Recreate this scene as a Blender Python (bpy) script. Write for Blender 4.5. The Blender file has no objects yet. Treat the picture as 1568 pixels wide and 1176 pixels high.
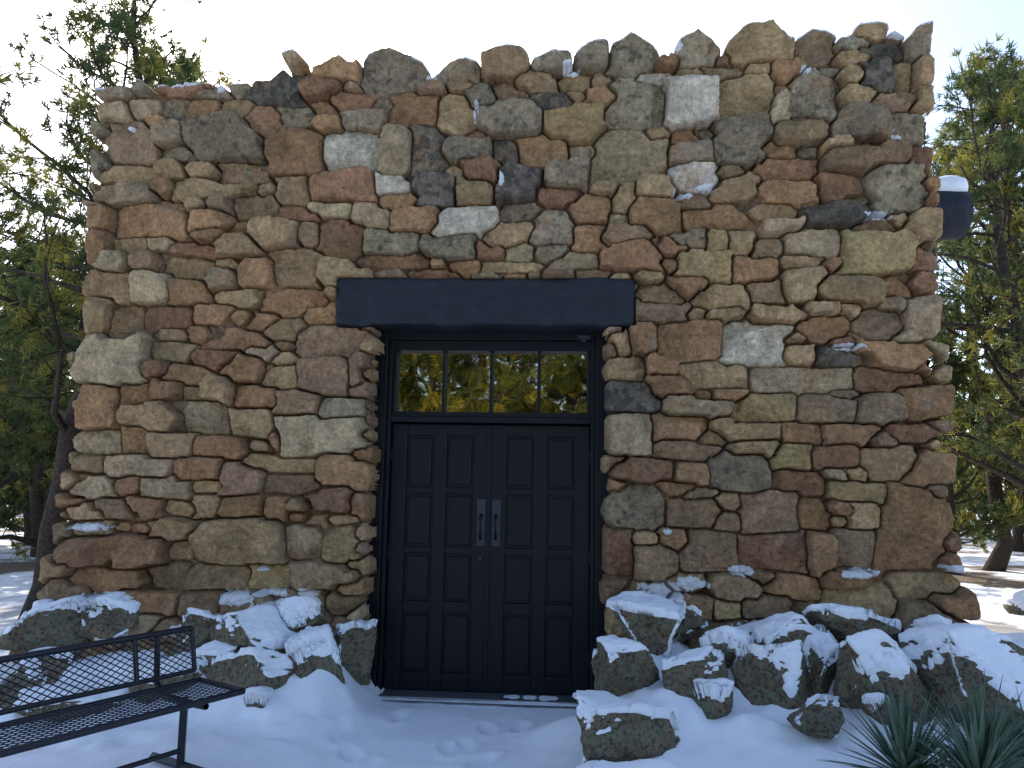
import bpy, bmesh, numpy as np, math, random, time
from mathutils import Matrix, Vector
T0=time.time()
random.seed(7)
sc=bpy.context.scene
sc.view_settings.view_transform='Standard'; sc.view_settings.look='None'; sc.view_settings.exposure=0

# ------------------------------------------------------------------ helpers
def vnoise(x,z,s,seed):
    r=np.random.default_rng(seed).random((256,256)).astype(np.float32)
    fx=np.asarray(x)/s+1000.3; fz=np.asarray(z)/s+1000.7
    ix=np.floor(fx).astype(np.int64); iz=np.floor(fz).astype(np.int64)
    tx=fx-ix; tz=fz-iz
    tx=tx*tx*(3-2*tx); tz=tz*tz*(3-2*tz)
    a=r[ix&255,iz&255]; b=r[(ix+1)&255,iz&255]; c=r[ix&255,(iz+1)&255]; d=r[(ix+1)&255,(iz+1)&255]
    return ((a*(1-tx)+b*tx)*(1-tz)+(c*(1-tx)+d*tx)*tz)*2-1
def fbm(x,z,s,seed,o=4):
    v=0; am=1; t=0
    for k in range(o):
        v=v+am*vnoise(x,z,s/(2**k),seed*17+k); t+=am; am*=.55
    return v/t*1.4
def sst(a,b,x):
    t=np.clip((x-a)/(b-a),0,1); return t*t*(3-2*t)

def make_mesh(name,verts,faces,mat=None,smooth=True,cols=None,parent=None,link=True):
    verts=np.asarray(verts,dtype=np.float32); faces=np.asarray(faces,dtype=np.int32)
    me=bpy.data.meshes.new(name)
    me.vertices.add(len(verts)); me.vertices.foreach_set('co',verts.ravel())
    n,k=faces.shape
    me.loops.add(n*k); me.loops.foreach_set('vertex_index',faces.ravel())
    me.polygons.add(n); me.polygons.foreach_set('loop_start',np.arange(0,n*k,k,dtype=np.int32))
    me.polygons.foreach_set('use_smooth',np.full(n,smooth,dtype=bool))
    me.update(calc_edges=True)
    if cols is not None:
        at=me.color_attributes.new('Col','FLOAT_COLOR','POINT')
        at.data.foreach_set('color',np.asarray(cols,dtype=np.float32).ravel())
    if mat is not None:
        for m in (mat if isinstance(mat,list) else [mat]): me.materials.append(m)
    if not link: return me
    ob=bpy.data.objects.new(name,me); sc.collection.objects.link(ob)
    if parent: ob.parent=parent
    return ob
def grid_faces(ny,nx,keep=None):
    idx=np.arange(ny*nx).reshape(ny,nx)
    f=np.stack([idx[:-1,:-1],idx[:-1,1:],idx[1:,1:],idx[1:,:-1]],-1)
    f=f[keep] if keep is not None else f.reshape(-1,4)
    return f.reshape(-1,4)
def compact(v,f,c=None):
    used=np.zeros(len(v),bool); used[f.ravel()]=True
    m=np.cumsum(used)-1
    return v[used],m[f],(c[used] if c is not None else None)
def empty(name,loc=(0,0,0)):
    e=bpy.data.objects.new(name,None); e.location=loc; sc.collection.objects.link(e); return e
BOXF=np.array([[0,3,2,1],[4,5,6,7],[0,1,5,4],[1,2,6,5],[2,3,7,6],[3,0,4,7]])
def boxes(name,lst,mat,parent=None,bevel=0.004):
    V=[];F=[]
    for (x0,x1,y0,y1,z0,z1) in lst:
        n=len(V)
        V+= [(x0,y0,z0),(x1,y0,z0),(x1,y1,z0),(x0,y1,z0),(x0,y0,z1),(x1,y0,z1),(x1,y1,z1),(x0,y1,z1)]
        F+= (BOXF+n).tolist()
    ob=make_mesh(name,V,F,mat,smooth=False,parent=parent)
    if bevel:
        m=ob.modifiers.new('bev','BEVEL'); m.width=bevel; m.segments=2
    return ob
def tube(P,R,n=6):
    P=np.asarray(P,float); R=np.asarray(R,float)
    T=np.gradient(P,axis=0); T/=np.linalg.norm(T,axis=1)[:,None]+1e-9
    up=np.array([0,0,1.]) if abs(T[0,2])<.9 else np.array([1.,0,0])
    A=np.cross(T,up); A/=np.linalg.norm(A,axis=1)[:,None]+1e-9
    B=np.cross(T,A)
    an=np.linspace(0,2*math.pi,n,endpoint=False)
    V=P[:,None,:]+R[:,None,None]*(A[:,None,:]*np.cos(an)[None,:,None]+B[:,None,:]*np.sin(an)[None,:,None])
    m=len(P); V=V.reshape(-1,3)
    i=np.arange(m-1)[:,None]*n; j=np.arange(n)[None,:]; j2=(j+1)%n
    F=np.stack([i+j,i+j2,i+n+j2,i+n+j],-1).reshape(-1,4)
    return V,F

# ------------------------------------------------------------------ materials
def mat_new(name):
    m=bpy.data.materials.new(name); m.use_nodes=True
    nt=m.node_tree; p=nt.nodes['Principled BSDF']; p.inputs['Specular IOR Level'].default_value=.3
    return m,nt,p
def N(nt,t,**kw):
    n=nt.nodes.new(t)
    for k,v in kw.items(): setattr(n,k,v)
    return n
def noise_node(nt,scale,detail=4,rough=.6):
    g=N(nt,'ShaderNodeNewGeometry'); n=N(nt,'ShaderNodeTexNoise')
    n.inputs['Scale'].default_value=scale; n.inputs['Detail'].default_value=detail; n.inputs['Roughness'].default_value=rough
    nt.links.new(g.outputs['Position'],n.inputs['Vector']); return n
def mrange(nt,src,a,b,c,d):
    r=N(nt,'ShaderNodeMapRange'); nt.links.new(src,r.inputs[0])
    for i,v in enumerate((a,b,c,d)): r.inputs[i+1].default_value=v
    return r.outputs[0]
def math_(nt,op,a,b):
    m=N(nt,'ShaderNodeMath',operation=op)
    for i,v in enumerate((a,b)):
        if isinstance(v,(int,float)): m.inputs[i].default_value=v
        else: nt.links.new(v,m.inputs[i])
    return m.outputs[0]
def mixc(nt,fac,a,b,blend='MIX'):
    m=N(nt,'ShaderNodeMix',data_type='RGBA',blend_type=blend)
    for s,v in ((0,fac),(6,a),(7,b)):
        if isinstance(v,(int,float)): m.inputs[s].default_value=v
        elif isinstance(v,tuple): m.inputs[s].default_value=(*v,1) if len(v)==3 else v
        else: nt.links.new(v,m.inputs[s])
    return m.outputs[2]
def bump(nt,p,src,strength,dist):
    b=N(nt,'ShaderNodeBump'); b.inputs['Strength'].default_value=strength; b.inputs['Distance'].default_value=dist
    nt.links.new(src,b.inputs['Height'])
    nt.links.new(b.outputs[0],p.inputs['Normal']); return b.outputs[0]

def m_masonry():
    m,nt,p=mat_new('rubble_stone')
    a=N(nt,'ShaderNodeVertexColor',layer_name='Col')
    n1=noise_node(nt,26,5,.78); n2=noise_node(nt,150,2,.75)
    g=mrange(nt,n1.outputs[0],.3,.7,.50,1.40); g2=mrange(nt,n2.outputs[0],.25,.75,.60,1.38)
    mm=math_(nt,'MULTIPLY',g,g2)
    v=N(nt,'ShaderNodeVectorMath',operation='SCALE'); nt.links.new(a.outputs['Color'],v.inputs[0]); nt.links.new(mm,v.inputs['Scale'])
    snow=mrange(nt,a.outputs['Alpha'],.45,.55,1,0)   # alpha 1 = stone, 0 = snow
    c=mixc(nt,snow,v.outputs[0],(.86,.88,.9))
    nt.links.new(c,p.inputs['Base Color']); p.inputs['Roughness'].default_value=.9; p.inputs['Specular IOR Level'].default_value=.12
    bump(nt,p,math_(nt,'ADD',n1.outputs[0],math_(nt,'MULTIPLY',n2.outputs[0],.4)),1.0,.026)
    return m
def m_boulder():
    m,nt,p=mat_new('boulder_rock')
    n1=noise_node(nt,5,4,.65); n2=noise_node(nt,38,4,.75); n3=noise_node(nt,13,4,.7)
    c=mixc(nt,mrange(nt,n1.outputs[0],.35,.65,0,1),(.17,.125,.085),(.31,.24,.16))
    c=mixc(nt,mrange(nt,n3.outputs[0],.48,.57,0,.85),c,(.22,.235,.155))
    c=mixc(nt,mrange(nt,n2.outputs[0],.49,.61,0,.85),c,(.055,.05,.042))
    nt.links.new(c,p.inputs['Base Color']); p.inputs['Roughness'].default_value=.92; p.inputs['Specular IOR Level'].default_value=.12
    bump(nt,p,math_(nt,'ADD',n3.outputs[0],math_(nt,'MULTIPLY',n2.outputs[0],.5)),1.0,.07)
    return m
def snowcol(nt,n): return mixc(nt,mrange(nt,n.outputs[0],.3,.7,0,1),(.80,.825,.87),(.87,.885,.915))
def m_snow():
    m,nt,p=mat_new('snow')
    n=noise_node(nt,10,6,.6)
    nt.links.new(snowcol(nt,n),p.inputs['Base Color']); p.inputs['Roughness'].default_value=.7
    bump(nt,p,n.outputs[0],.3,.03)
    return m
def m_ground():
    m,nt,p=mat_new('snowy_ground')
    n=noise_node(nt,9,7,.6); n3=noise_node(nt,.45,6,.62); n4=noise_node(nt,30,3,.7)
    g=N(nt,'ShaderNodeNewGeometry'); s=N(nt,'ShaderNodeSeparateXYZ'); nt.links.new(g.outputs['Position'],s.inputs[0])
    far=mrange(nt,s.outputs['Y'],1.5,5,0,1)
    pm=mrange(nt,n3.outputs[0],.50,.56,0,1)
    so=mixc(nt,mrange(nt,n4.outputs[0],.35,.65,0,1),(.10,.07,.045),(.24,.18,.12))
    nt.links.new(mixc(nt,math_(nt,'MULTIPLY',far,pm),snowcol(nt,n),so),p.inputs['Base Color']); p.inputs['Roughness'].default_value=.7
    bump(nt,p,n.outputs[0],.28,.03)
    return m
def m_plain(name,col,rough=.5,spec=.4,metal=0,bs=40,bstr=.15,var=.25,bd=.003):
    m,nt,p=mat_new(name)
    n=noise_node(nt,bs,3,.6)
    c=mixc(nt,mrange(nt,n.outputs[0],.3,.7,0,1),tuple(x*(1-var) for x in col),tuple(x*(1+var) for x in col))
    nt.links.new(c,p.inputs['Base Color']); p.inputs['Roughness'].default_value=rough
    p.inputs['Specular IOR Level'].default_value=spec; p.inputs['Metallic'].default_value=metal
    bump(nt,p,n.outputs[0],bstr,bd)
    return m
def m_leaf(name,mul=(1,1,1)):
    m=bpy.data.materials.new(name); m.use_nodes=True; nt=m.node_tree; nt.nodes.clear()
    o=N(nt,'ShaderNodeOutputMaterial'); a=N(nt,'ShaderNodeVertexColor',layer_name='Col')
    c=mixc(nt,1.0,a.outputs['Color'],mul,'MULTIPLY')
    d=N(nt,'ShaderNodeBsdfDiffuse'); t=N(nt,'ShaderNodeBsdfTranslucent'); x=N(nt,'ShaderNodeMixShader'); x.inputs[0].default_value=.45
    nt.links.new(c,d.inputs[0]); nt.links.new(c,t.inputs[0]); nt.links.new(d.outputs[0],x.inputs[1]); nt.links.new(t.outputs[0],x.inputs[2]); nt.links.new(x.outputs[0],o.inputs[0])
    return m
M_ST=m_masonry(); M_BO=m_boulder(); M_SN=m_snow(); M_GR=m_ground()
M_BEAM=m_plain('painted_timber',(.013,.017,.024),.6,.28,bs=9,bstr=.9,bd=.03)
M_DOOR=m_plain('door_paint',(.0045,.006,.0095),.42,.22,bs=60,bstr=.08)
M_HAND=m_plain('handle_steel',(.035,.042,.052),.5,.4,.4)
M_BENCH=m_plain('bench_coating',(.007,.009,.016),.4,.4)
M_BARK=m_plain('bark',(.065,.050,.040),.95,.1,bs=25,bstr=.8,bd=.03,var=.4)
M_GLASS,_nt,_p=mat_new('reflective_glass')
_p.inputs['Base Color'].default_value=(.36,.34,.28,1); _p.inputs['Metallic'].default_value=1; _p.inputs['Roughness'].default_value=.02
_n=noise_node(_nt,2.2,2,.5); bump(_nt,_p,_n.outputs[0],.12,.02)
M_LEAF=m_leaf('pine_foliage',(1.45,1.38,1.15))
M_LEAFY=m_leaf('sunlit_tint_foliage',(2.0,1.7,.9))  # golden sunlight painted into the leaf colour: brighter, yellower pine foliage
M_YUC=m_plain('yucca_leaf',(.10,.15,.10),.5,.3,bs=30,bstr=.05)

# ------------------------------------------------------------------ facade elevation survey -> metres on wall plane
def elev(u,v,y=0.0):
    a=(u-784)/1230.; b=(588-v)/1230.
    rx=-.069236+.99756*a-.008909*b; ry=.990128+.067624*a-.122771*b; rz=.121869+.01732*a+.992395*b
    D=6.0+y
    return D*rx/ry, 1.6+D*rz/ry

STN="""185,150,60,18,G 240,145,50,16,G 180,175,50,25,L 225,167,50,25,L 275,170,50,30,G 320,172,55,30,O 335,145,50,22,G 370,135,45,30,G 425,135,90,50,D 460,108,30,35,L 520,108,70,40,O 605,110,100,65,G 705,110,70,45,G 770,108,70,42,T 845,100,50,35,G 910,92,50,38,G 970,88,80,55,G 1065,82,60,55,G 1160,72,90,60,T 1250,78,60,55,B 1330,55,50,30,T 1345,83,70,22,D 1400,75,40,48,G 1378,122,25,45,T 1335,122,50,45,D 1410,122,26,45,T
205,225,90,60,B 265,215,40,30,L 350,222,110,65,G 405,195,60,45,R 455,240,80,70,O 500,170,40,22,O 500,195,50,22,O 560,187,70,22,G 635,170,75,48,O 700,182,55,60,T 738,160,50,26,G 782,150,50,26,B 540,235,85,58,W 610,240,48,68,L 658,240,58,80,D 740,272,60,40,R 778,240,40,35,D 832,235,80,45,O 880,200,85,50,Y 845,165,60,26,D 925,155,60,30,O 972,165,85,65,G 1010,122,60,16,W 1058,165,76,68,W 1140,152,85,58,T 1190,175,28,40,L 1242,150,78,60,G 1310,195,80,42,G 1392,200,70,40,G 1225,212,70,30,T 1062,277,76,42,W 962,247,108,70,L 1055,240,60,28,G 1130,225,78,65,G 1200,118,50,28,O
155,250,40,35,G 200,272,90,26,T 270,268,60,25,T 375,270,80,35,B 200,300,110,24,L 325,296,100,26,T 235,343,110,48,O 330,345,60,26,O 395,320,70,36,B 450,295,50,45,T 525,292,105,42,R 505,325,70,20,L 605,290,52,24,W 570,335,62,30,L 668,302,58,48,D 640,342,75,30,O 730,297,55,38,T 792,290,65,50,D 800,325,60,35,G 713,347,88,42,W 870,270,60,42,G 845,350,65,50,G 900,325,60,34,O 955,312,28,45,T 1000,337,80,45,O 1095,337,110,32,O 1200,300,100,32,O 1200,262,100,28,R 1280,290,65,38,R 1370,290,90,75,G 1320,252,130,32,B 1275,340,90,32,D 1240,375,88,42,L 1190,355,65,20,L 1330,352,70,22,B
155,385,40,45,O 205,378,50,24,T 250,376,35,20,L 300,385,80,18,R 370,380,60,30,T 235,405,60,26,B 522,370,70,58,R 475,362,40,35,B 460,415,85,55,T 395,420,60,40,O 600,378,80,30,G 605,405,110,24,R 690,383,80,32,G 712,414,48,22,O 752,385,45,28,R 797,389,50,24,L 782,412,90,18,T 880,402,70,24,L 905,370,55,42,O 965,400,90,38,R 1075,412,82,38,Y 1095,375,40,30,Y 1135,377,45,34,T 1150,417,65,32,O 1335,390,110,58,Y 1412,402,40,30,R 1225,440,60,48,T 1170,452,50,32,B
165,440,80,38,T 240,440,50,42,L 295,450,55,30,O 345,430,50,30,B 150,485,50,55,T 197,500,50,55,B 260,488,75,28,R 330,482,60,28,O 405,490,45,34,O 437,508,55,32,T 500,478,60,28,O 512,527,115,46,B 410,541,50,20,L 182,555,100,72,L 270,540,68,28,T 320,515,60,24,O 290,575,70,28,O 375,565,60,30,O 505,577,78,56,B 555,572,24,62,B 435,580,50,34,T 155,625,58,66,O 215,608,46,34,O 265,598,46,26,R 310,636,78,44,L 335,597,40,36,T 400,608,60,28,O 530,628,70,32,G 497,667,132,58,L 390,648,60,40,T 425,677,22,30,R 152,677,70,36,L 212,672,40,40,O 270,685,60,36,T 345,687,80,24,O 225,714,100,30,L 432,711,108,26,T 145,712,50,28,T 155,746,70,30,L 262,747,85,28,L 312,720,58,35,O 530,722,78,48,O 375,735,66,44,B 145,782,60,24,T 235,780,56,34,R 322,775,45,34,T 372,776,66,28,O 507,767,68,38,R 150,810,70,24,L 225,840,80,48,O 150,840,88,44,R 370,826,134,64,T 467,826,50,48,L 532,832,50,50,T 430,780,38,40,O 490,798,40,24,T 262,882,60,44,B 180,887,138,28,O 502,880,100,32,B 340,882,100,30,B 245,915,90,36,O 120,897,55,28,B 420,878,60,30,T 525,922,60,32,B 400,925,90,30,B 320,925,60,34,B 165,935,80,40,G 540,980,46,70,B
1010,452,60,28,B 1105,457,80,30,T 1285,452,110,34,T 1370,440,60,30,O 1412,490,48,62,L 1052,522,98,54,O 1155,527,100,68,W 1340,500,56,50,B 1255,505,70,34,O 985,520,45,44,O 952,528,26,40,T 1092,577,95,38,T 1226,582,148,32,L 1290,547,90,22,D 1362,582,105,30,R 955,566,55,36,T 962,607,80,46,D 1012,560,36,30,O 1067,626,95,22,L 1165,626,90,42,Y 1262,630,80,38,B 1345,630,80,44,B 1408,560,40,30,O 957,667,74,62,L 1037,657,78,34,O 1140,660,95,26,T 1222,660,60,26,O 1295,665,80,28,O 1392,660,80,26,R 1050,690,95,26,B 1150,690,70,24,T 1205,702,60,28,Y 1270,702,70,30,R 1362,712,88,46,T 985,720,90,28,R 940,748,36,26,O 1055,725,50,28,O 1127,722,88,60,G 1222,737,80,28,R 1305,752,85,26,T 972,777,88,66,G 1060,785,78,40,B 1175,787,88,64,B 1247,787,48,40,O 1312,790,40,40,T 1395,812,98,120,O 1035,822,50,30,O 945,842,46,74,R 1000,860,58,54,B 1085,842,78,60,B 1180,842,98,58,R 1250,845,38,58,O 1302,838,54,56,B 1212,895,88,34,O 1110,895,88,32,B 1305,920,110,44,T 1400,890,98,32,T 1402,948,88,46,B 1165,925,70,34,B 1312,970,108,36,O 940,905,40,36,B 1230,935,50,30,B 1050,925,70,34,B"""
COL=dict(T=(.46,.315,.165),O=(.44,.255,.13),R=(.37,.205,.115),B=(.36,.24,.14),G=(.355,.28,.18),D=(.20,.165,.125),L=(.52,.39,.23),Y=(.48,.345,.16),W=(.72,.62,.46))
crnd=random.Random(21)
def cuts(a,b):
    L_=[]
    for q in range(4):
        if crnd.random()<.42:
            an=math.pi/2*q+math.pi/4+crnd.uniform(-.5,.5); nx,nz=math.cos(an),math.sin(an)
            L_.append((nx,nz,(abs(nx)*a+abs(nz)*b)*crnd.uniform(.76,.96)))
    return L_
stones=[]
for tok in STN.split():
    u,v,w,h,c=tok.split(','); u,v,w,h=map(float,(u,v,w,h))
    x0,z0=elev(u-w/2,v); x1,z1=elev(u+w/2,v); xa,za=elev(u,v-h/2); xb,zb=elev(u,v+h/2)
    cx,cz=elev(u,v); a=(x1-x0)/2*1.02; b=(za-zb)/2*1.0
    stones.append([cx,cz,a,b,random.gauss(0,.05),random.uniform(-.2,.2),c,cuts(a,b)])
def sdbox(dx,dz,S):
    a,b,r,k=S[2:6]
    c,s=math.cos(r),math.sin(r)
    u=c*dx+s*dz; w=-s*dx+c*dz
    u=u+k*.5*w
    bb=b*(1+k*np.clip(u/a,-1,1)); rr=min(a,b)*.04
    qx=np.abs(u)-a+rr; qz=np.abs(w)-bb+rr
    d=np.hypot(np.maximum(qx,0),np.maximum(qz,0))+np.minimum(np.maximum(qx,qz),0)-rr
    for nx,nz,o in S[7]: d=np.maximum(d,nx*u+nz*w-o)
    return d
# outline of the facade
TOPUV=[(100,150),(160,138),(230,131),(330,130),(360,119),(415,117),(440,98),(460,91),(478,108),(505,95),(525,86),(545,98),(570,76),(600,70),(650,92),(665,110),(690,92),(715,86),(745,94),(760,86),(800,84),(815,96),(850,85),(880,90),(900,76),(940,68),(965,56),(1000,73),(1020,96),(1040,60),(1065,48),(1085,62),(1103,78),(1140,46),(1180,38),(1205,64),(1240,46),(1290,60),(1312,40),(1345,42),(1370,56),(1412,52),(1424,80),(1500,90)]
TX,TZ=zip(*[elev(u,v) for u,v in TOPUV]); TX=np.array(TX); TZ=np.array(TZ)
LX,RX=-3.84,2.73
OX0,OX1,OZ=-1.44,.265,2.80
BX0,BX1,BZ0,BZ1=-1.755,.49,2.765,3.13
# fill unlisted gaps with smaller stones
gx=np.arange(-4.0,2.9,.03); gz=np.arange(-.1,5.15,.03); GX,GZ=np.meshgrid(gx,gz)
D=np.full(GX.shape,9.)
for s in stones: D=np.minimum(D,sdbox(GX-s[0],GZ-s[1],s))
valid=(GX>LX)&(GX<RX)&(GZ<np.interp(GX,TX,TZ)-.03)&~((GX>OX0)&(GX<OX1)&(GZ<OZ))&~((GX>BX0)&(GX<BX1)&(GZ>BZ0)&(GZ<BZ1))
D[~valid]=-1
for it in range(700):
    j=np.argmax(D); jz,jx=np.unravel_index(j,D.shape); g=D[jz,jx]
    if g<.038: break
    g=min(g,.12); a=g*random.uniform(1.5,3.0); b=g*random.uniform(.7,.95)
    cx,cz=gx[jx]+random.uniform(-.01,.01),gz[jz]+random.uniform(-.01,.01)
    c=random.choice('BGTORTTBG' if cz>3.3 else 'TOBRTLBOT')
    s=[cx,cz,a,b,random.gauss(0,.09),random.uniform(-.3,.3),c,cuts(a,b)]; stones.append(s)
    D=np.where(D>-1,np.minimum(D,sdbox(GX-cx,GZ-cz,s)),-1)
print('stones',len(stones))

def tess(X,Z,xs,zs,st):
    Xw=X+.009*fbm(X,Z,.26,1,3)+.005*fbm(X,Z,.06,5,4)+.003*fbm(X,Z,.016,2,2); Zw=Z+.010*fbm(X,Z,.30,3,3)+.0045*fbm(X,Z,.06,6,4)+.003*fbm(X,Z,.016,4,2)
    d1=np.full(X.shape,9.,np.float32); d2=d1.copy(); ID=np.zeros(X.shape,np.int32)
    for i,s in enumerate(st):
        R=max(s[2],s[3])+.25
        i0,i1=np.searchsorted(xs,[s[0]-R,s[0]+R]); j0,j1=np.searchsorted(zs,[s[1]-R,s[1]+R])
        if i1<=i0 or j1<=j0: continue
        sl=(slice(j0,j1),slice(i0,i1))
        sd=sdbox(Xw[sl]-s[0],Zw[sl]-s[1],s).astype(np.float32)
        A=d1[sl];B=d2[sl]; bt=sd<A
        d2[sl]=np.where(bt,A,np.minimum(B,sd)); d1[sl]=np.where(bt,sd,A); ID[sl]=np.where(bt,i,ID[sl])
    return d1,d2,ID
def relief(X,Z,st,d1,d2,ID,elim=None,seed=5):
    r=np.random.default_rng(seed); n=len(st)
    S=np.array([s[:4] for s in st])
    e=(d2-d1)/2
    if elim is not None: e=np.minimum(e,elim)
    jw=.001+.009*np.clip(fbm(X,Z,.4,71,3),0,1)
    f=np.clip((e-jw)/.010,0,1); f=1-(1-f)**2
    dx=X-S[ID,0]; dz=Z-S[ID,1]
    prot=.03+.16*r.random(n)**1.3; t1=r.normal(0,.10,(n,2)); t1[:,1]+=.16
    h=prot[ID]+t1[ID,0]*dx+t1[ID,1]*dz
    for q in range(3):
        an=r.uniform(0,2*np.pi,n); g=r.uniform(.25,1.1,n); off=r.uniform(.5,1.2,n)
        ca,sa=np.cos(an),np.sin(an); ext=np.hypot(ca*S[:,2],sa*S[:,3])*off
        h=np.minimum(h,prot[ID]+.006-g[ID]*((ca[ID]*dx+sa[ID]*dz)-ext[ID]))
    h=np.maximum(h,.016)
    lay=Z+.03*fbm(X,Z,.15,15,3); stp=(lay/.045+ID*.37)%1
    h=h-.010*sst(.0,.15,stp)*(r.random(n)<.55)[ID]
    h=h+.012*fbm(X+3*ID,Z,.10,11,4)+.014*(.5-np.abs(fbm(X,Z+2*ID,.06,12,4)))+.0035*fbm(X,Z,.02,16,2)
    mort=-.035+.05*fbm(X,Z,.25,13,3)+.006*fbm(X,Z,.03,14,2)
    H=f*h+(1-f)*np.minimum(mort,.015)
    # colour
    base=np.array([COL[s[6]] for s in st])
    base=base*r.uniform(.76,1.16,(n,1))*(1+r.normal(0,.015,(n,3)))
    c=base[ID]
    mo=fbm(X+ID*1.7,Z,.10,21,5)[...,None]
    c=c*(1+.30*mo)
    st2=sst(.1,.75,fbm(X,Z+ID*2.3,.16,22,4))[...,None]*r.uniform(0,.65,n)[ID][...,None]
    c=c*(1-st2)+st2*np.array([.40,.235,.11])
    gr=sst(.2,.8,fbm(X+ID*.9,Z,.2,26,4))[...,None]*r.uniform(0,.5,n)[ID][...,None]
    c=c*(1-gr)+gr*np.array([.32,.26,.17])
    lic=np.array([{'D':.85,'G':.28,'W':.08,'B':.12}.get(s[6],.05) for s in st])[ID]
    lm=sst(.55-.75*lic,.75-.6*lic,fbm(X,Z,.055,23,5))*np.clip(lic*2.2,0,.75)
    c=c*(1-lm[...,None])+lm[...,None]*np.array([.08,.075,.062])
    l2=sst(.55,.8,fbm(X,Z,.07,24,5))*.55*(lic>.1)
    c=c*(1-l2[...,None])+l2[...,None]*np.array([.33,.34,.22])
    mc=np.array([.30,.21,.13])*(1+.2*fbm(X,Z,.3,25,4)[...,None])
    fm=sst(.001,.006,e)[...,None]
    c=c*fm+mc*(1-fm)
    return H,np.clip(c,.02,.85),e,f

bld=empty('stone_building')
STEP=.0068
xs=np.arange(-4.0,2.9,STEP); zs=np.arange(-.15,5.2,STEP); X,Z=np.meshgrid(xs,zs)
d1,d2,ID=tess(X,Z,xs,zs,stones)
lint=np.maximum(np.maximum(BX0-X,X-BX1),np.maximum(BZ0-Z,Z-BZ1))+.012
H,C,e,f=relief(X,Z,stones,d1,d2,ID,elim=np.maximum(lint,0))
H=np.where(lint<.02,np.minimum(H,.0),H)
r2=np.random.default_rng(99)
nL=r2.uniform(-.05,.05,len(stones))[ID]; nT=r2.uniform(-.035,.03,len(stones))[ID]
notch=.04*(1-np.clip(e/.03,0,1))
top=np.interp(X,TX,TZ)+.010*fbm(X,Z*0,.08,31,3)+nT
flare=.10*sst(1.7,.4,Z)
eo=np.minimum(np.minimum(X-(LX-flare+nL),RX+flare+nL-X),top-Z)-notch
op=np.maximum(np.maximum((OX0+nL*.45)-X,X-(OX1+nL*.45)),Z-OZ)-notch*.7
eo=np.minimum(eo,op)
rr=np.clip(eo/.045,0,1)
back=.30*(1-np.sqrt(np.clip(1-(1-rr)**2,0,1)))
batter=.05*np.clip((3-Z)/3,0,1)+.22*sst(1.0,.1,Z)*sst(0.05,.5,op)
Y=-H-batter+back
A=np.ones(X.shape)
SNW=[(240,133,30,6),(300,133,30,5),(875,119,13,7),(662,131,10,7),(1026,84,16,11),(1285,54,14,6),(1372,58,18,13),(731,186,5,15),(1042,307,14,5),(1078,296,16,5),(1363,221,10,7),(1332,337,24,5),(1290,536,20,5),(345,147,7,5),(1228,119,8,5),(150,808,34,6),(185,914,44,8),(375,914,28,10),(430,906,24,5),(1010,912,34,16),(1055,894,22,10),(1131,873,18,6),(1308,877,36,6),(1320,955,28,6),(545,967,24,9),(435,930,40,10),(410,870,8,4),(1020,815,8,5),(1445,870,12,6),(205,965,22,7),(320,960,36,9),(770,290,4,10),(210,205,6,3),(1015,950,30,8),(1180,955,50,8),(120,935,26,7),(480,905,14,6)]
for (u,v,w,h) in SNW:
    cx,cz=elev(u,v); w*=.005;h*=.0052
    m=1-(((X-cx)/w)**2+((Z-cz-.3*h)/h)**2)+.8*fbm(X,Z,.04,41,4)
    mm=np.clip(m,0,1); A=np.where(m>0,0,A); Y=Y-.04*np.sqrt(mm)
A=np.where((Z>top-.05)&(vnoise(X,Z*0,.22,77)>.0)&(eo<.05),0,A)
keep=(eo[:-1,:-1]>0)&(eo[1:,1:]>0)&(eo[:-1,1:]>0)&(eo[1:,:-1]>0)
Vv=np.stack([X,Y,Z],-1).reshape(-1,3); Cc=np.concatenate([C,A[...,None]],-1).reshape(-1,4)
v,fc,c=compact(Vv,grid_faces(len(zs),len(xs),keep),Cc)
make_mesh('front_wall',v,fc,M_ST,True,c,bld)
print('front wall',len(v),time.time()-T0)
# wall core behind the facing stones
M_CORE=m_plain('mortar_core',(.25,.19,.13),.9,.1,bs=12,bstr=.6,bd=.02)
lst=[]; x=LX+.09
while x<RX-.1:
    x1=min(x+.08,RX-.09); zt=float(np.min(np.interp([x,x1],TX,TZ)))-.12
    xm=(x+x1)/2; z0=OZ+.02 if OX0-.04<xm<OX1+.04 else -.2
    lst.append((x,x1,.10+.0005*random.random(),.5,z0,zt)); x=x1
boxes('wall_core',lst,M_CORE,bld,bevel=0)
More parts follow.
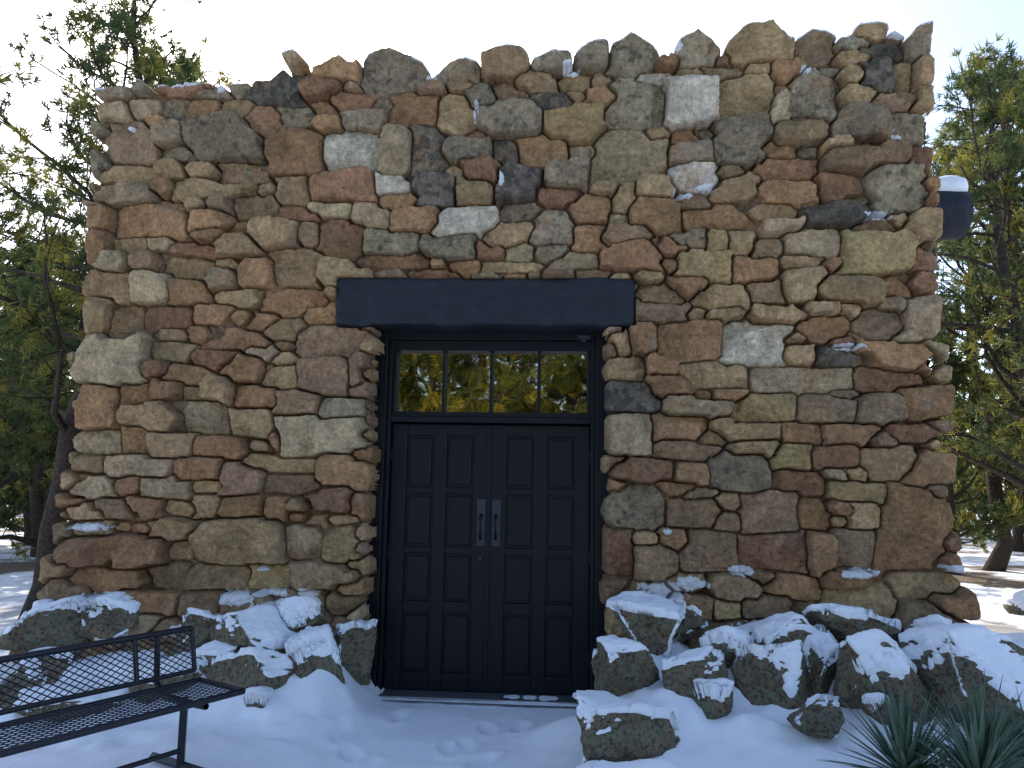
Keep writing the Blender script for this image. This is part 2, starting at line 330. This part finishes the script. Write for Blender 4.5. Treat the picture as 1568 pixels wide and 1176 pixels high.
# side and back walls
def random_courses(w,h,seed):
    rr=random.Random(seed); st=[]; z=-.1
    while z<h+.1:
        hh=rr.uniform(.11,.24); x=-.1-rr.random()*.2
        while x<w+.1:
            ww=rr.uniform(.14,.5); st.append([x+ww/2,z+hh/2+rr.uniform(-.02,.02),ww/2*.95,hh/2*.95,rr.gauss(0,.07),rr.uniform(-.2,.2),rr.choice('TOBRTLBGOGD'),cuts(ww/2,hh/2)]); x+=ww
        z+=hh
    return st
def side(name,w,h0,h1,seed,fn,step=.02):
    a=np.arange(0,w,step); b=np.arange(-.15,max(h0,h1)+.05,step); A_,B_=np.meshgrid(a,b); st=random_courses(w,max(h0,h1),seed)
    q1,q2,I=tess(A_,B_,a,b,st); H_,C_,e_,f_=relief(A_,B_,st,q1,q2,I,seed=seed)
    tp=h0+(h1-h0)*A_/w+.05*fbm(A_,A_*0,.3,seed,3); k=(tp-B_)
    H_=H_-.25*(1-np.sqrt(np.clip(1-(1-np.clip(k/.06,0,1))**2,0,1)))
    kp=(k[:-1,:-1]>0)&(k[1:,1:]>0)
    P=np.stack(fn(A_,H_,B_),-1).reshape(-1,3)
    v,fc,c=compact(P,grid_faces(len(b),len(a),kp),np.concatenate([C_,np.ones(A_.shape)[...,None]],-1).reshape(-1,4))
    make_mesh(name,v,fc,M_ST,True,c,bld)
side('side_wall_west',6.4,4.6,4.6,3,lambda a,h,z:(LX+.07-h*.6,a+.18,z))
side('side_wall_east',6.4,4.95,4.7,4,lambda a,h,z:(RX-.07+h*.6,a+.18,z))
side('rear_wall',6.5,4.6,4.7,6,lambda a,h,z:(LX+.05+a,6.55+h,z),.03)
boxes('roof',[(LX+.12,RX-.12,.5,6.5,4.15,4.35)],M_SN,bld,bevel=.03)

# lintel
def beam(name,x0,x1,y0,y1,z0,z1,mat,parent,amp=.010):
    n=160;xx=np.linspace(x0,x1,n); m=14
    pts=[(y1,z0),(y0+.012,z0),(y0,z0+.012)]+[(y0,z0+.012+(z1-z0-.024)*k/m) for k in range(1,m)]+[(y0,z1-.012),(y0+.012,z1),(y1,z1)]
    pts=np.array(pts); V=[]
    for i,xv in enumerate(xx):
        dy=amp*fbm(np.full(len(pts),xv),pts[:,1],.25,51,4)+.6*amp*fbm(np.full(len(pts),xv*.25),pts[:,1],.03,52,2); dz=amp*1.3*fbm(np.full(len(pts),xv),pts[:,1]*2,.25,53,4)
        V.append(np.stack([np.full(len(pts),xv)+ (0.014*fbm(pts[:,1],pts[:,0],.08,54,2) if i in(0,n-1) else 0),pts[:,0]+dy,pts[:,1]+dz],-1))
    V=np.array(V).reshape(-1,3); k=len(pts); F=grid_faces(n,k)[:,::-1]
    ob=make_mesh(name,V,F,mat,True,None,parent)
    bm=bmesh.new(); bm.from_mesh(ob.data); bm.verts.ensure_lookup_table()
    bm.faces.new([bm.verts[j] for j in range(k)]); bm.faces.new([bm.verts[(n-1)*k+j] for j in range(k)][::-1])
    for f_ in bm.faces:
        if len(f_.verts)>4: f_.smooth=False
    bmesh.ops.recalc_face_normals(bm,faces=bm.faces); bm.to_mesh(ob.data); bm.free()
    return ob
beam('door_lintel',-1.752,.487,-.12,.15,2.765,3.125,M_BEAM,bld)

# door frame
DX0,DX1=-1.375,.18; XM=(DX0+DX1)/2
boxes('door_frame',[(-1.50,DX0-.032,.13,.32,0,2.80),(DX1+.032,.33,.13,.32,0,2.80),
 (DX0-.032,DX0,.17,.32,0,2.80),(DX1,DX1+.032,.17,.32,0,2.80),
 (DX0-.032,DX1+.032,.14,.32,2.70,2.815),(DX0,DX1,.18,.32,2.62,2.70),
 (DX0,DX1,.165,.32,2.055,2.10),(DX0,DX1,.195,.32,2.10,2.14),(DX0,DX0+.03,.20,.32,2.14,2.62),(DX1-.03,DX1,.20,.32,2.14,2.62)],M_DOOR,bld,.005)
gw=(DX1-DX0-.06)/4
boxes('transom_mullions',[(DX0+.03+gw*i-.012,DX0+.03+gw*i+.012,.205,.30,2.141,2.619) for i in (1,2,3)],M_DOOR,bld,.003)
boxes('transom_glass',[(DX0+.031+gw*i+(.013 if i else 0),DX0+.029+gw*(i+1)-(.013 if i<3 else 0),.262,.268,2.142,2.618) for i in range(4)],M_GLASS,bld,0)
rows=[(1.556,1.956),(1.10,1.506),(.69,1.05),(.163,.606)]
def leaf(name,x0,x1,mirror):
    a=[.12,.215,.10,.215]
    if mirror: a=[.775-sum(a),.215,.10,.215]
    cols=[(x0+a[0],x0+a[0]+a[1]),(x0+a[0]+a[1]+a[2],x0+sum(a))]
    L=[(x0,x1,.262,.30,.035,2.045)]
    xs_=[x0,cols[0][0],cols[0][1],cols[1][0],cols[1][1],x1]
    for i in (0,2,4): L.append((xs_[i],xs_[i+1],.235,.2625,.035,2.045))
    zz=[2.045]+[t for r in rows for t in (r[1],r[0])]+[.035]
    for c0,c1 in cols:
        for k in range(0,len(zz),2): L.append((c0,c1,.2353,.2627,zz[k+1],zz[k]))
        for r in rows:
            L.append((c0+.022,c1-.022,.240,.263,r[0]+.022,r[1]-.022))
    return boxes(name,L,M_DOOR,bld,.006)
leaf('door_leaf_left',DX0+.004,XM-.003,False); leaf('door_leaf_right',XM+.003,DX1-.004,True)
boxes('astragal',[(XM-.018,XM+.012,.222,.2345,.04,2.04)],M_DOOR,bld,.003)
for nm,s in (('door_handle_left',-1),('door_handle_right',1)):
    xc=XM+s*.058
    boxes(nm,[(xc-.034,xc+.034,.228,.2348,1.115,1.47)],M_HAND,bld,.003)
    v,fc=tube([(xc,.228,1.17),(xc,.195,1.175),(xc,.178,1.21),(xc,.178,1.31),(xc,.195,1.345),(xc,.228,1.35)],[.011]*6,8)
    make_mesh(nm+'_pull',v,fc,M_DOOR,True,None,bld)
v,fc=tube([(XM-.062,.236,1.02),(XM-.062,.215,1.02),(XM-.062,.214,1.02)],[.02,.02,.001],12); make_mesh('deadbolt',v,fc,M_HAND,True,None,bld)
M_THR=m_plain('threshold_metal',(.25,.25,.26),.4,.5,.7)
boxes('threshold',[(-1.46,.28,.05,.33,-.02,.032)],M_THR,bld,.006)
boxes('hinges',[(xx-.008,xx+.008,.222,.2345,z-.05,z+.05) for xx in (DX0+.004,DX1-.004) for z in (.3,1.05,1.8)],M_DOOR,bld,.003)
boxes('door_light_fixture',[(.07,.17,.10,.16,2.705,2.735),(.10,.14,.09,.15,2.68,2.70)],M_HAND,bld,.004)  # small light fixture at the door head, modelled unlit
n=160; t=np.linspace(-1.45,.27,n); prof=np.array([(0,-.03),(.3,.6),(.7,1),(1,.85)])
amp=np.clip(.012+.03*fbm(t,t*0,.25,88,4),-.005,.05)
V=[];
for k in range(n):
    for (q,hh) in prof: V.append((t[k],.0+q*.20,.018+hh*amp[k]))
make_mesh('threshold_snow',V,grid_faces(n,4),M_SN,True,None,bld)
# viga with snow
def log(name,p0,p1,r,mat,parent,seed=1):
    t=np.linspace(0,1,14); P=np.outer(1-t,p0)+np.outer(t,p1)
    R=r*(1+.05*vnoise(t*5,t*0,.4,seed)); R[-1]=r*.02; P[-1]=P[-2]*.15+P[-1]*.85; R[-2]=r*.93
    v,fc=tube(P,R,18); return make_mesh(name,v,fc,mat,True,None,parent)
log('roof_viga',(2.3,.85,3.93),(3.42,.85,3.93),.215,M_BEAM,bld,3)
log('viga_bracket',(2.3,.85,3.58),(3.1,.85,3.58),.15,M_BEAM,bld,4)
t=np.linspace(0,1,16); P=np.stack([2.62+.76*t,.85+0*t,4.12+0*t],-1); R=.15*np.sqrt(np.clip(1-(2*t-1)**8,0.002,1))
v,fc=tube(P,R,16); v[:,2]=4.13+(v[:,2]-4.12)*.75+.03*fbm(v[:,0],v[:,1],.15,8,3); v[:,1]=.85+(v[:,1]-.85)*1.15
make_mesh('viga_snow',v,fc,M_SN,True,None,bld)

# ------------------------------------------------------------------ ground
def axis(lo,hi,fine0,fine1,st):
    a=list(np.arange(fine0,fine1,st)); s=st; x=fine1
    while x<hi: a.append(x); s*=1.12; x+=s
    a.append(hi); s=st; x=fine0; b=[]
    while x>lo: s*=1.12; x-=s; b.append(x)
    b.append(lo); return np.array(b[::-1]+a)
ax=axis(-400,400,-4.8,4.2,.025); ay=axis(-400,400,-3.2,.4,.025)
GX,GY=np.meshgrid(ax,ay)
rf_=random.Random(3)
FOOT=[(rf_.uniform(-1.5,.2),rf_.uniform(-2.6,-.3),rf_.uniform(-.5,.5)) for _ in range(22)]
def ground_z(x,y):
    x=np.asarray(x,float);y=np.asarray(y,float)
    z=.03*fbm(x,y,1.3,61,4)+.009*fbm(x,y,.3,62,3)
    z=z+.5*fbm(x,y,22,63,3)*sst(9,30,np.hypot(x,y))
    lf=sst(-1.3,-1.7,x)*sst(-5.2,-4.2,x); rf=sst(.15,.6,x)*sst(5.2,3.8,x)
    z=z+lf*.34*sst(-1.05,-.2,y)*sst(2.5,.5,y)+rf*(.12*sst(-1.7,-1.1,y)+.36*sst(-1.2,-.25,y))*sst(2.5,.5,y)
    z=z+(lf+rf)*.10*np.maximum(fbm(x,y,.38,64,3),-.4)*sst(-1.6,-1,y)*sst(1,.2,y)
    for (cx,cy,s,h) in ((.28,-1.9,.28,.12),(-.02,-.75,.16,.06),(.35,-.8,.3,.16),(-1.65,-.5,.22,.15),(-2.0,-.95,.35,.10),(1.95,-2.0,.4,.24),(-2.2,-1.5,.5,.05),(.9,-1.25,.4,.08)):
        z=z+h*np.exp(-((x-cx)**2+(y-cy)**2)/(2*s*s))
    for (fx,fy,a) in FOOT:
        c,s=math.cos(a),math.sin(a); u=(c*(x-fx)+s*(y-fy))/.055; w=(-s*(x-fx)+c*(y-fy))/.13
        q=u*u+w*w; z=z-.026*np.exp(-q**2)+.008*np.exp(-(q-1.8)**2)
    return z
gz_=ground_z(GX,GY)
make_mesh('snowy_ground',np.stack([GX,GY,gz_],-1).reshape(-1,3),grid_faces(len(ay),len(ax)),M_GR,True)

# ------------------------------------------------------------------ boulders
def ico(sub):
    bm=bmesh.new(); bmesh.ops.create_icosphere(bm,subdivisions=sub,radius=1)
    v=np.array([q.co[:] for q in bm.verts]); f=np.array([[q.index for q in p.verts] for p in bm.faces]); bm.free(); return v,f
IV,IF=ico(6)
def n3(p,s,seed,o=4):
    return (fbm(p[:,0]+.37*p[:,2],p[:,1]-.61*p[:,2],s,seed,o)+fbm(p[:,2]+.45*p[:,1],p[:,0]-.3*p[:,1],s,seed+9,o))*.6
def boulder(x,y,z,w,d,h,seed,snow=.045,thr=.45,name='boulder',tilt=.25):
    r=np.random.default_rng(seed); p=IV.copy()
    p=np.sign(p)*np.abs(p)**.7
    for k in range(12):
        n=r.normal(size=3); n/=np.linalg.norm(n); o=r.uniform(.42,.88)
        s=p@n; p=p-np.outer(np.maximum(s-o,0)*.98,n)
    p-= (p.max(0)+p.min(0))/2; p/=np.abs(p).max(0)
    p=p*(1+.13*n3(p+seed,.9,seed%50+100,3)+.08*n3(p+seed,.3,seed%50+130,5))[:,None]
    p=p*np.array([w/2,d/2,h/2])
    a=r.uniform(-.5,.5); b=r.uniform(-tilt,tilt)
    p=p@np.array(Matrix.Rotation(b,3,'Y')@Matrix.Rotation(a,3,'Z')).T+np.array([x,y,z])
    ob=make_mesh(name,p,IF,M_BO,True)
    nr=np.zeros(len(p)*3,np.float32); ob.data.vertices.foreach_get('normal',nr); nr=nr.reshape(-1,3)
    m=sst(thr-.13,thr+.13,nr[:,2]+.45*fbm(p[:,0],p[:,1],.24,seed%40+5,3)+.34*(p[:,2]-z)/(h/2)-.15)
    if snow>0:
        th=snow*(.7+.5*fbm(p[:,0],p[:,1],.3,seed%30+3,2))
        sp=p+nr*(th*.35*m-.012*(1-m))[:,None]; sp[:,2]+=th*1.0*m
        make_mesh('snow_cap',sp,IF,M_SN,True,None,ob)
    return ob
BL=[(990,962,-.3,116,80),(965,1030,-.75,102,88),(1065,1042,-.8,96,78),(1190,978,-.3,146,76),(1190,1040,-.7,110,94),(1243,1030,-.58,80,106),(1352,1045,-.75,148,120),(1490,1042,-.75,180,125),(958,1124,-1.25,150,84),(1250,1095,-1.15,76,44),(1345,1087,-1.15,40,30),
 (85,972,-.25,150,88),(168,945,-.22,98,54),(400,980,-.3,142,82),(305,970,-.28,92,60),(390,1045,-.55,128,90),(482,1027,-.42,88,100),(537,1005,-.15,60,92),(250,1042,-.5,124,62),(120,1082,-.6,165,55),(50,1040,-.6,100,60),(1110,1000,-.5,66,50),(1440,985,-.25,90,58),(330,1015,-.5,70,46),(395,1080,-.75,50,30),(1100,1075,-1.0,60,40),(1300,960,-.2,120,50),(1050,950,-.2,70,50),(450,950,-.15,80,50)]
for i,(u,vv,y,w,h) in enumerate(BL):
    bx,bz=elev(u,vv,y); k=(6+y)/1230/1.0
    boulder(bx,y,bz-.015,w*k*1.06,w*k*.9,h*k*1.14,140+i*11,snow=.045,thr=.64 if i not in (11,19,20) else 1.0)
boulder(.28,-1.9,.06,.75,.5,.22,555,snow=.06,thr=-.3,tilt=0)
for i,(x,y,w) in enumerate(((8.2,4.5,.6),(9.0,5.0,.5),(6.9,4.2,.45),(7.6,6.2,.7),(4.6,1.6,.5),(5.2,.9,.6),(10.5,7,.8),(-7.8,2.2,.6),(-6.6,1.2,.5),(5.6,3.0,.5),(6.2,5.5,.6),(-5.4,.6,.5))):
    boulder(x,y,float(ground_z(x,y))+w*.12,w,w*.8,w*.55,900+i,snow=.05,thr=.5)

# ------------------------------------------------------------------ bench
bench=empty('park_bench',(-2.12,-1.36,0))
bench.rotation_euler=(0,0,math.atan2(.883,.469)+math.pi)   # local +x runs along the bench, +y faces the path
L=1.83
def bar(P,r,n=8): return tube(P,[r]*len(P),n)
def join(parts):
    V=[];F=[];o=0
    for v,f_ in parts: V.append(v);F.append(f_+o);o+=len(v)
    return np.concatenate(V),np.concatenate(F)
def lattice(w,h,px,py,r,fn):
    parts=[]; s=py/px
    def clip(c,sg):
        xa,xb=0,w
        lo=(0-c)/(sg*s); hi=(h-c)/(sg*s)
        if lo>hi: lo,hi=hi,lo
        xa=max(xa,lo); xb=min(xb,hi)
        if xb-xa>.004: parts.append(bar([fn(xa,sg*s*xa+c),fn(xb,sg*s*xb+c)],r,4))
    c=-s*w
    while c<h: clip(c,1); c+=py
    c=0
    while c<h+s*w: clip(c,-1); c+=py
    return join(parts)
seatf=lambda a,b:(a,.05+b,.455-.02*b)
backf=lambda a,b:(a,.0-.22*b,.50+b)
v,fc=lattice(L,.37,.062,.034,.0028,seatf); make_mesh('seat_mesh',v,fc,M_BENCH,False,None,bench)
v,fc=lattice(L,.23,.055,.032,.0032,backf); make_mesh('backrest_mesh',v,fc,M_BENCH,False,None,bench)
fr=[]
fr.append(bar([seatf(0,0),seatf(L,0)],.015)); 
fr.append(bar([(0,.42,.447),(L,.42,.447)],.018))
for q in (0,L): fr.append(bar([seatf(q,0),seatf(q,.37)],.016))
fr.append(bar([backf(0,0),backf(L,0)],.014)); fr.append(bar([backf(0,.23),backf(L,.23)],.017))
for q in (0,.36,L-.36,L): fr.append(bar([backf(q,0),backf(q,.23)],.014))
v,fc=join(fr); make_mesh('seat_frame',v,fc,M_BENCH,True,None,bench)
for nm,q in (('leg_1',.22),('leg_2',L-.22)):
    p=[bar([(q,.22,-.05),(q,.22,.43)],.026,4),bar([(q,-.02,.085),(q,.44,.085)],.024,4),bar([(q,.40,.41),(q,.22,.405),(q,.04,.41),(q,-.03,.47),(q,-.05,.72)],.018,6)]
    v,fc=join(p); make_mesh(nm,v,fc,M_BENCH,False,None,bench)
v,fc=join([bar([(.22,.22,.16),(L-.22,.22,.16)],.014)]); make_mesh('cross_brace',v,fc,M_BENCH,True,None,bench)

# ------------------------------------------------------------------ yucca
def yucca(x,y,z,n,Ln,seed):
    r=np.random.default_rng(seed); V=[];F=[]
    for i in range(n):
        az=r.uniform(0,2*math.pi); el=math.radians(r.uniform(5,85)); l=Ln*r.uniform(.7,1.1); w=r.uniform(.010,.016)
        d=np.array([math.cos(az)*math.cos(el),math.sin(az)*math.cos(el),math.sin(el)]); sd=np.cross(d,[0,0,1.]); sd/=np.linalg.norm(sd)
        up=np.cross(sd,d); m=7; o=len(V)
        for k in range(m):
            t=k/(m-1); c=np.array([x,y,z])+d*l*t-np.array([0,0,.10*l])*t*t*math.cos(el)
            ww=w*(1-t**2.2)+.0006; V+= [c-sd*ww+up*ww*.5,c,c+sd*ww+up*ww*.5]
            if k: a=o+3*(k-1); F+= [[a,a+1,a+4,a+3],[a+1,a+2,a+5,a+4]]
    make_mesh('yucca_plant',V,F,M_YUC,True)
for (x,y,n,l,s) in ((1.64,-1.82,120,.44,1),(2.04,-1.74,120,.46,2),(1.84,-2.1,80,.38,3),(2.38,-1.55,100,.46,4)):
    yucca(x,y,float(ground_z(x,y))+.05,n,l,s)
v,fc=join([bar([(-1.58,-.55,0),(-1.58,-.55,.26)],.014),bar([(-1.62,-.55,.24),(-1.54,-.55,.255)],.012),bar([(-1.58,-.55,.2),(-1.55,-.57,.17)],.012)]); make_mesh('door_stop_post',v,fc,M_BENCH,True)

# ------------------------------------------------------------------ trees
def tree_mesh(name,seed,H=7,r0=.14,cs=.22,spread=2.2,nb=34,lean=(0,0),dens=1.0,ndl=.095,wid=.009,yellow=.35,k=11):
    r=np.random.default_rng(seed); parts=[]; tuft=[];
    n=14; t=np.linspace(0,1,n); jit=np.cumsum(r.normal(0,.07,(n,2)),0)*(H/7)
    TP=np.stack([lean[0]*t*H+jit[:,0],lean[1]*t*H+jit[:,1],t*H-.15],-1); TR=r0*(1-t)**.8+.015
    TR[0]*=1.35
    parts.append(tube(TP,TR,9))
    def interp(tt): return np.array([np.interp(tt,t,TP[:,q]) for q in range(3)])
    for i in range(nb):
        tt=cs+(1-cs)*((i+r.random())/nb)**.9; p0=interp(min(tt,.985)); az=i*2.399+r.normal(0,.4)
        q=(tt-cs)/(1-cs); l=spread*(.35+1.0*math.sin(math.pi*min(1,(q*.85+.15))**.8))*r.uniform(.55,1.1)*(1-.35*q)
        el=r.uniform(.0,.6)+q*.5
        d=np.array([math.cos(az)*math.cos(el),math.sin(az)*math.cos(el),math.sin(el)])
        m=7; pts=[p0]; 
        for _ in range(m-1):
            d=d+r.normal(0,.2,3)+np.array([0,0,.03]); d/=np.linalg.norm(d); pts.append(pts[-1]+d*l/(m-1))
        pts=np.array(pts); rb=np.interp(tt,t,TR)*.42; parts.append(tube(pts,np.linspace(rb,.008,m),5))
        ns=int(9*dens*max(.6,l/1.6))
        for _ in range(ns):
            f_=r.uniform(.25,1); p1=np.array([np.interp(f_*(m-1),np.arange(m),pts[:,c]) for c in range(3)])
            d2_=d*.6+r.normal(0,.75,3)+np.array([0,0,.25]); d2_/=np.linalg.norm(d2_); l2=l*r.uniform(.12,.34)+.1
            e_=p1+d2_*l2*.5+r.normal(0,.04,3); e2=p1+d2_*l2+r.normal(0,.06,3)
            parts.append(tube([p1,e_,e2],[.012,.009,.004],3))
            tone=r.random()
            for w_ in range(int(9*dens)):
                g=r.uniform(.35,1.08); c_=(p1+(e_-p1)*g*2) if g<.5 else (e_+(e2-e_)*(g-.5)*2)
                tuft.append((*(c_+r.normal(0,.05,3)),*d2_,tone))
    V,F=join(parts)
    tf=np.array(tuft); nT=len(tf)
    c=np.repeat(tf[:,:3],k,0); dd=np.repeat(tf[:,3:6],k,0)+r.normal(0,.8,(nT*k,3)); dd/=np.linalg.norm(dd,axis=1)[:,None]
    sd=np.cross(dd,r.normal(size=(nT*k,3))); sd/=np.linalg.norm(sd,axis=1)[:,None]
    ln=ndl*r.uniform(.6,1.25,(nT*k,1)); c=c+r.normal(0,.015,(nT*k,3))
    LV=np.stack([c-sd*wid,c+sd*wid,c+dd*ln+sd*wid*.3,c+dd*ln-sd*wid*.3],1).reshape(-1,3)
    LF=np.arange(len(LV)).reshape(-1,4)+len(V)
    tone=np.repeat(tf[:,6],k*4); j=np.repeat(r.random(nT*k),4)
    c0=np.array([.045,.072,.042]);c1=np.array([.11,.13,.056]);c2=np.array([.24,.22,.06])
    tn=np.clip(tone*.7+j*.3,0,1)[:,None]; lc=c0+(c1-c0)*tn; ym=(sst(1-yellow,1,tone)*.8)[:,None]; lc=lc*(1-ym)+c2*ym
    cols=np.ones((len(V)+len(LV),4)); cols[len(V):,:3]=lc; cols[:len(V),:3]=.1
    me=make_mesh(name,np.concatenate([V,LV]),np.concatenate([F,LF]),[M_BARK,M_LEAF],True,cols,link=False)
    mi=np.zeros(len(F)+len(LF),np.int32); mi[len(F):]=1; me.polygons.foreach_set('material_index',mi)
    return me
def place(me,name,x,y,rot=0,s=1,parent=None,sz=None):
    o=bpy.data.objects.new(name,me); sc.collection.objects.link(o); o.location=(x,y,float(ground_z(x,y))-.05); o.rotation_euler=(0,0,rot); o.scale=(s,s,sz or s)
    if parent: o.parent=parent
    return o
TA=tree_mesh('pinyon_a',11,H=7.6,r0=.13,cs=.22,spread=2.2,nb=38,lean=(.10,0),yellow=.5,dens=1.1)
TB=tree_mesh('pinyon_b',12,H=7.0,r0=.16,cs=.15,spread=2.3,nb=40,lean=(.02,.02),dens=1.2,yellow=.45)
TC=tree_mesh('pinyon_c',13,H=6.0,r0=.14,cs=.06,spread=2.0,nb=34,lean=(-.02,0),dens=1.15,yellow=.4,wid=.016,ndl=.13,k=8)
TD=tree_mesh('juniper_d',14,H=8.5,r0=.13,cs=.3,spread=1.7,nb=36,lean=(0.01,0),dens=1.0,yellow=.35)
TE=tree_mesh('pinyon_e',15,H=6.0,r0=.13,cs=.04,spread=2.1,nb=30,lean=(0,0),dens=1.0,yellow=.5,wid=.026,ndl=.16,k=6)
print('trees',time.time()-T0,[len(m.polygons) for m in (TA,TB,TC,TD,TE)])
place(TA,'pinyon_pine',-6.05,2.9,0)
place(TD,'pinyon_pine',-7.4,7.2,1.0,1.08)
place(TB,'pinyon_pine',-8.8,4.6,2.0,1.05)
place(TB,'pinyon_pine',-8.6,9.6,4.2,1.1)
place(TD,'pinyon_pine',-6.9,10.5,3,1.2)
place(TC,'pinyon_pine',-11.6,11.0,3,1.1)
place(TB,'pinyon_pine',7.7,7.4,0.5,1.28)
place(TA,'pinyon_pine',6.6,4.6,2.6,1.0)
place(TC,'pinyon_pine',10.2,9.5,1.5,1.3)
place(TD,'pinyon_pine',8.6,11.5,1.5,1.15)
line=empty('distant_tree_line')
rr=random.Random(5); pts=[]
while len(pts)<48:
    sgn=rr.choice((-1,1)); a=sgn*rr.uniform(.38,.72); d=rr.uniform(18,50); x=d*math.sin(a); y=-6+d*math.cos(a)
    if all((x-p[0])**2+(y-p[1])**2>4 for p in pts): pts.append((x,y))
for i in range(8):
    pts.append((rr.choice((-1,1))*rr.uniform(10,20),rr.uniform(-16,-2)))
for i,(x,y) in enumerate(pts):
    place(TE if i%4 else TC,'distant_tree',x,y,rr.uniform(0,6.28),rr.uniform(.7,1.05),line)
# trees behind the viewer (seen in the glass)
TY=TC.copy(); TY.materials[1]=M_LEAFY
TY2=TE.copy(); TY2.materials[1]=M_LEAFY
for i,(x,y,s,m) in enumerate(((-5.5,-15,1.15,TY),(-2.7,-14.5,1.2,TY),(.3,-15.5,1.25,TY),(3.2,-15,1.1,TY),(-8.2,-17,1.3,TY2),(-4,-19,1.5,TE),(-1,-19.5,1.5,TE),(2,-19,1.5,TE),(5.5,-18,1.3,TY2),(-7,-21,1.6,TE),(5,-22,1.6,TE))):
    place(m,'pinyon_pine',x,y,i*1.3,s)

# ------------------------------------------------------------------ light
EL=math.radians(36); AZ=math.radians(-22)
w=bpy.data.worlds.new('World'); sc.world=w; w.use_nodes=True; nt=w.node_tree
sky=nt.nodes.new('ShaderNodeTexSky'); sky.sky_type='NISHITA'; sky.sun_disc=False; sky.sun_elevation=EL; sky.sun_rotation=AZ; sky.altitude=1500; sky.air_density=1.0; sky.dust_density=4.5; sky.ozone_density=.6
bg=nt.nodes['Background']; nt.links.new(sky.outputs[0],bg.inputs[0]); bg.inputs[1].default_value=.37
sd=bpy.data.lights.new('sun','SUN'); sd.energy=5; sd.angle=math.radians(.53); sd.color=(1,.93,.82)
so=bpy.data.objects.new('sun',sd); sc.collection.objects.link(so)
dv=Vector((math.sin(AZ)*math.cos(EL),math.cos(AZ)*math.cos(EL),math.sin(EL)))
so.rotation_euler=dv.to_track_quat('Z','Y').to_euler(); so.location=dv*30

# ------------------------------------------------------------------ camera
cd=bpy.data.cameras.new('camera'); co=bpy.data.objects.new('camera',cd); sc.collection.objects.link(co); sc.camera=co
cd.sensor_width=36; cd.lens=36*1230/1568; cd.clip_end=2000; cd.clip_start=.05
Rr=Vector((.99756,.067624,.01732)); U=Vector((-.008909,-.122771,.992395)); Fw=Vector((-.069236,.990128,.121869))
M=Matrix(((Rr.x,U.x,-Fw.x,0),(Rr.y,U.y,-Fw.y,-6),(Rr.z,U.z,-Fw.z,1.6),(0,0,0,1)))
co.matrix_world=M
print('done',time.time()-T0)
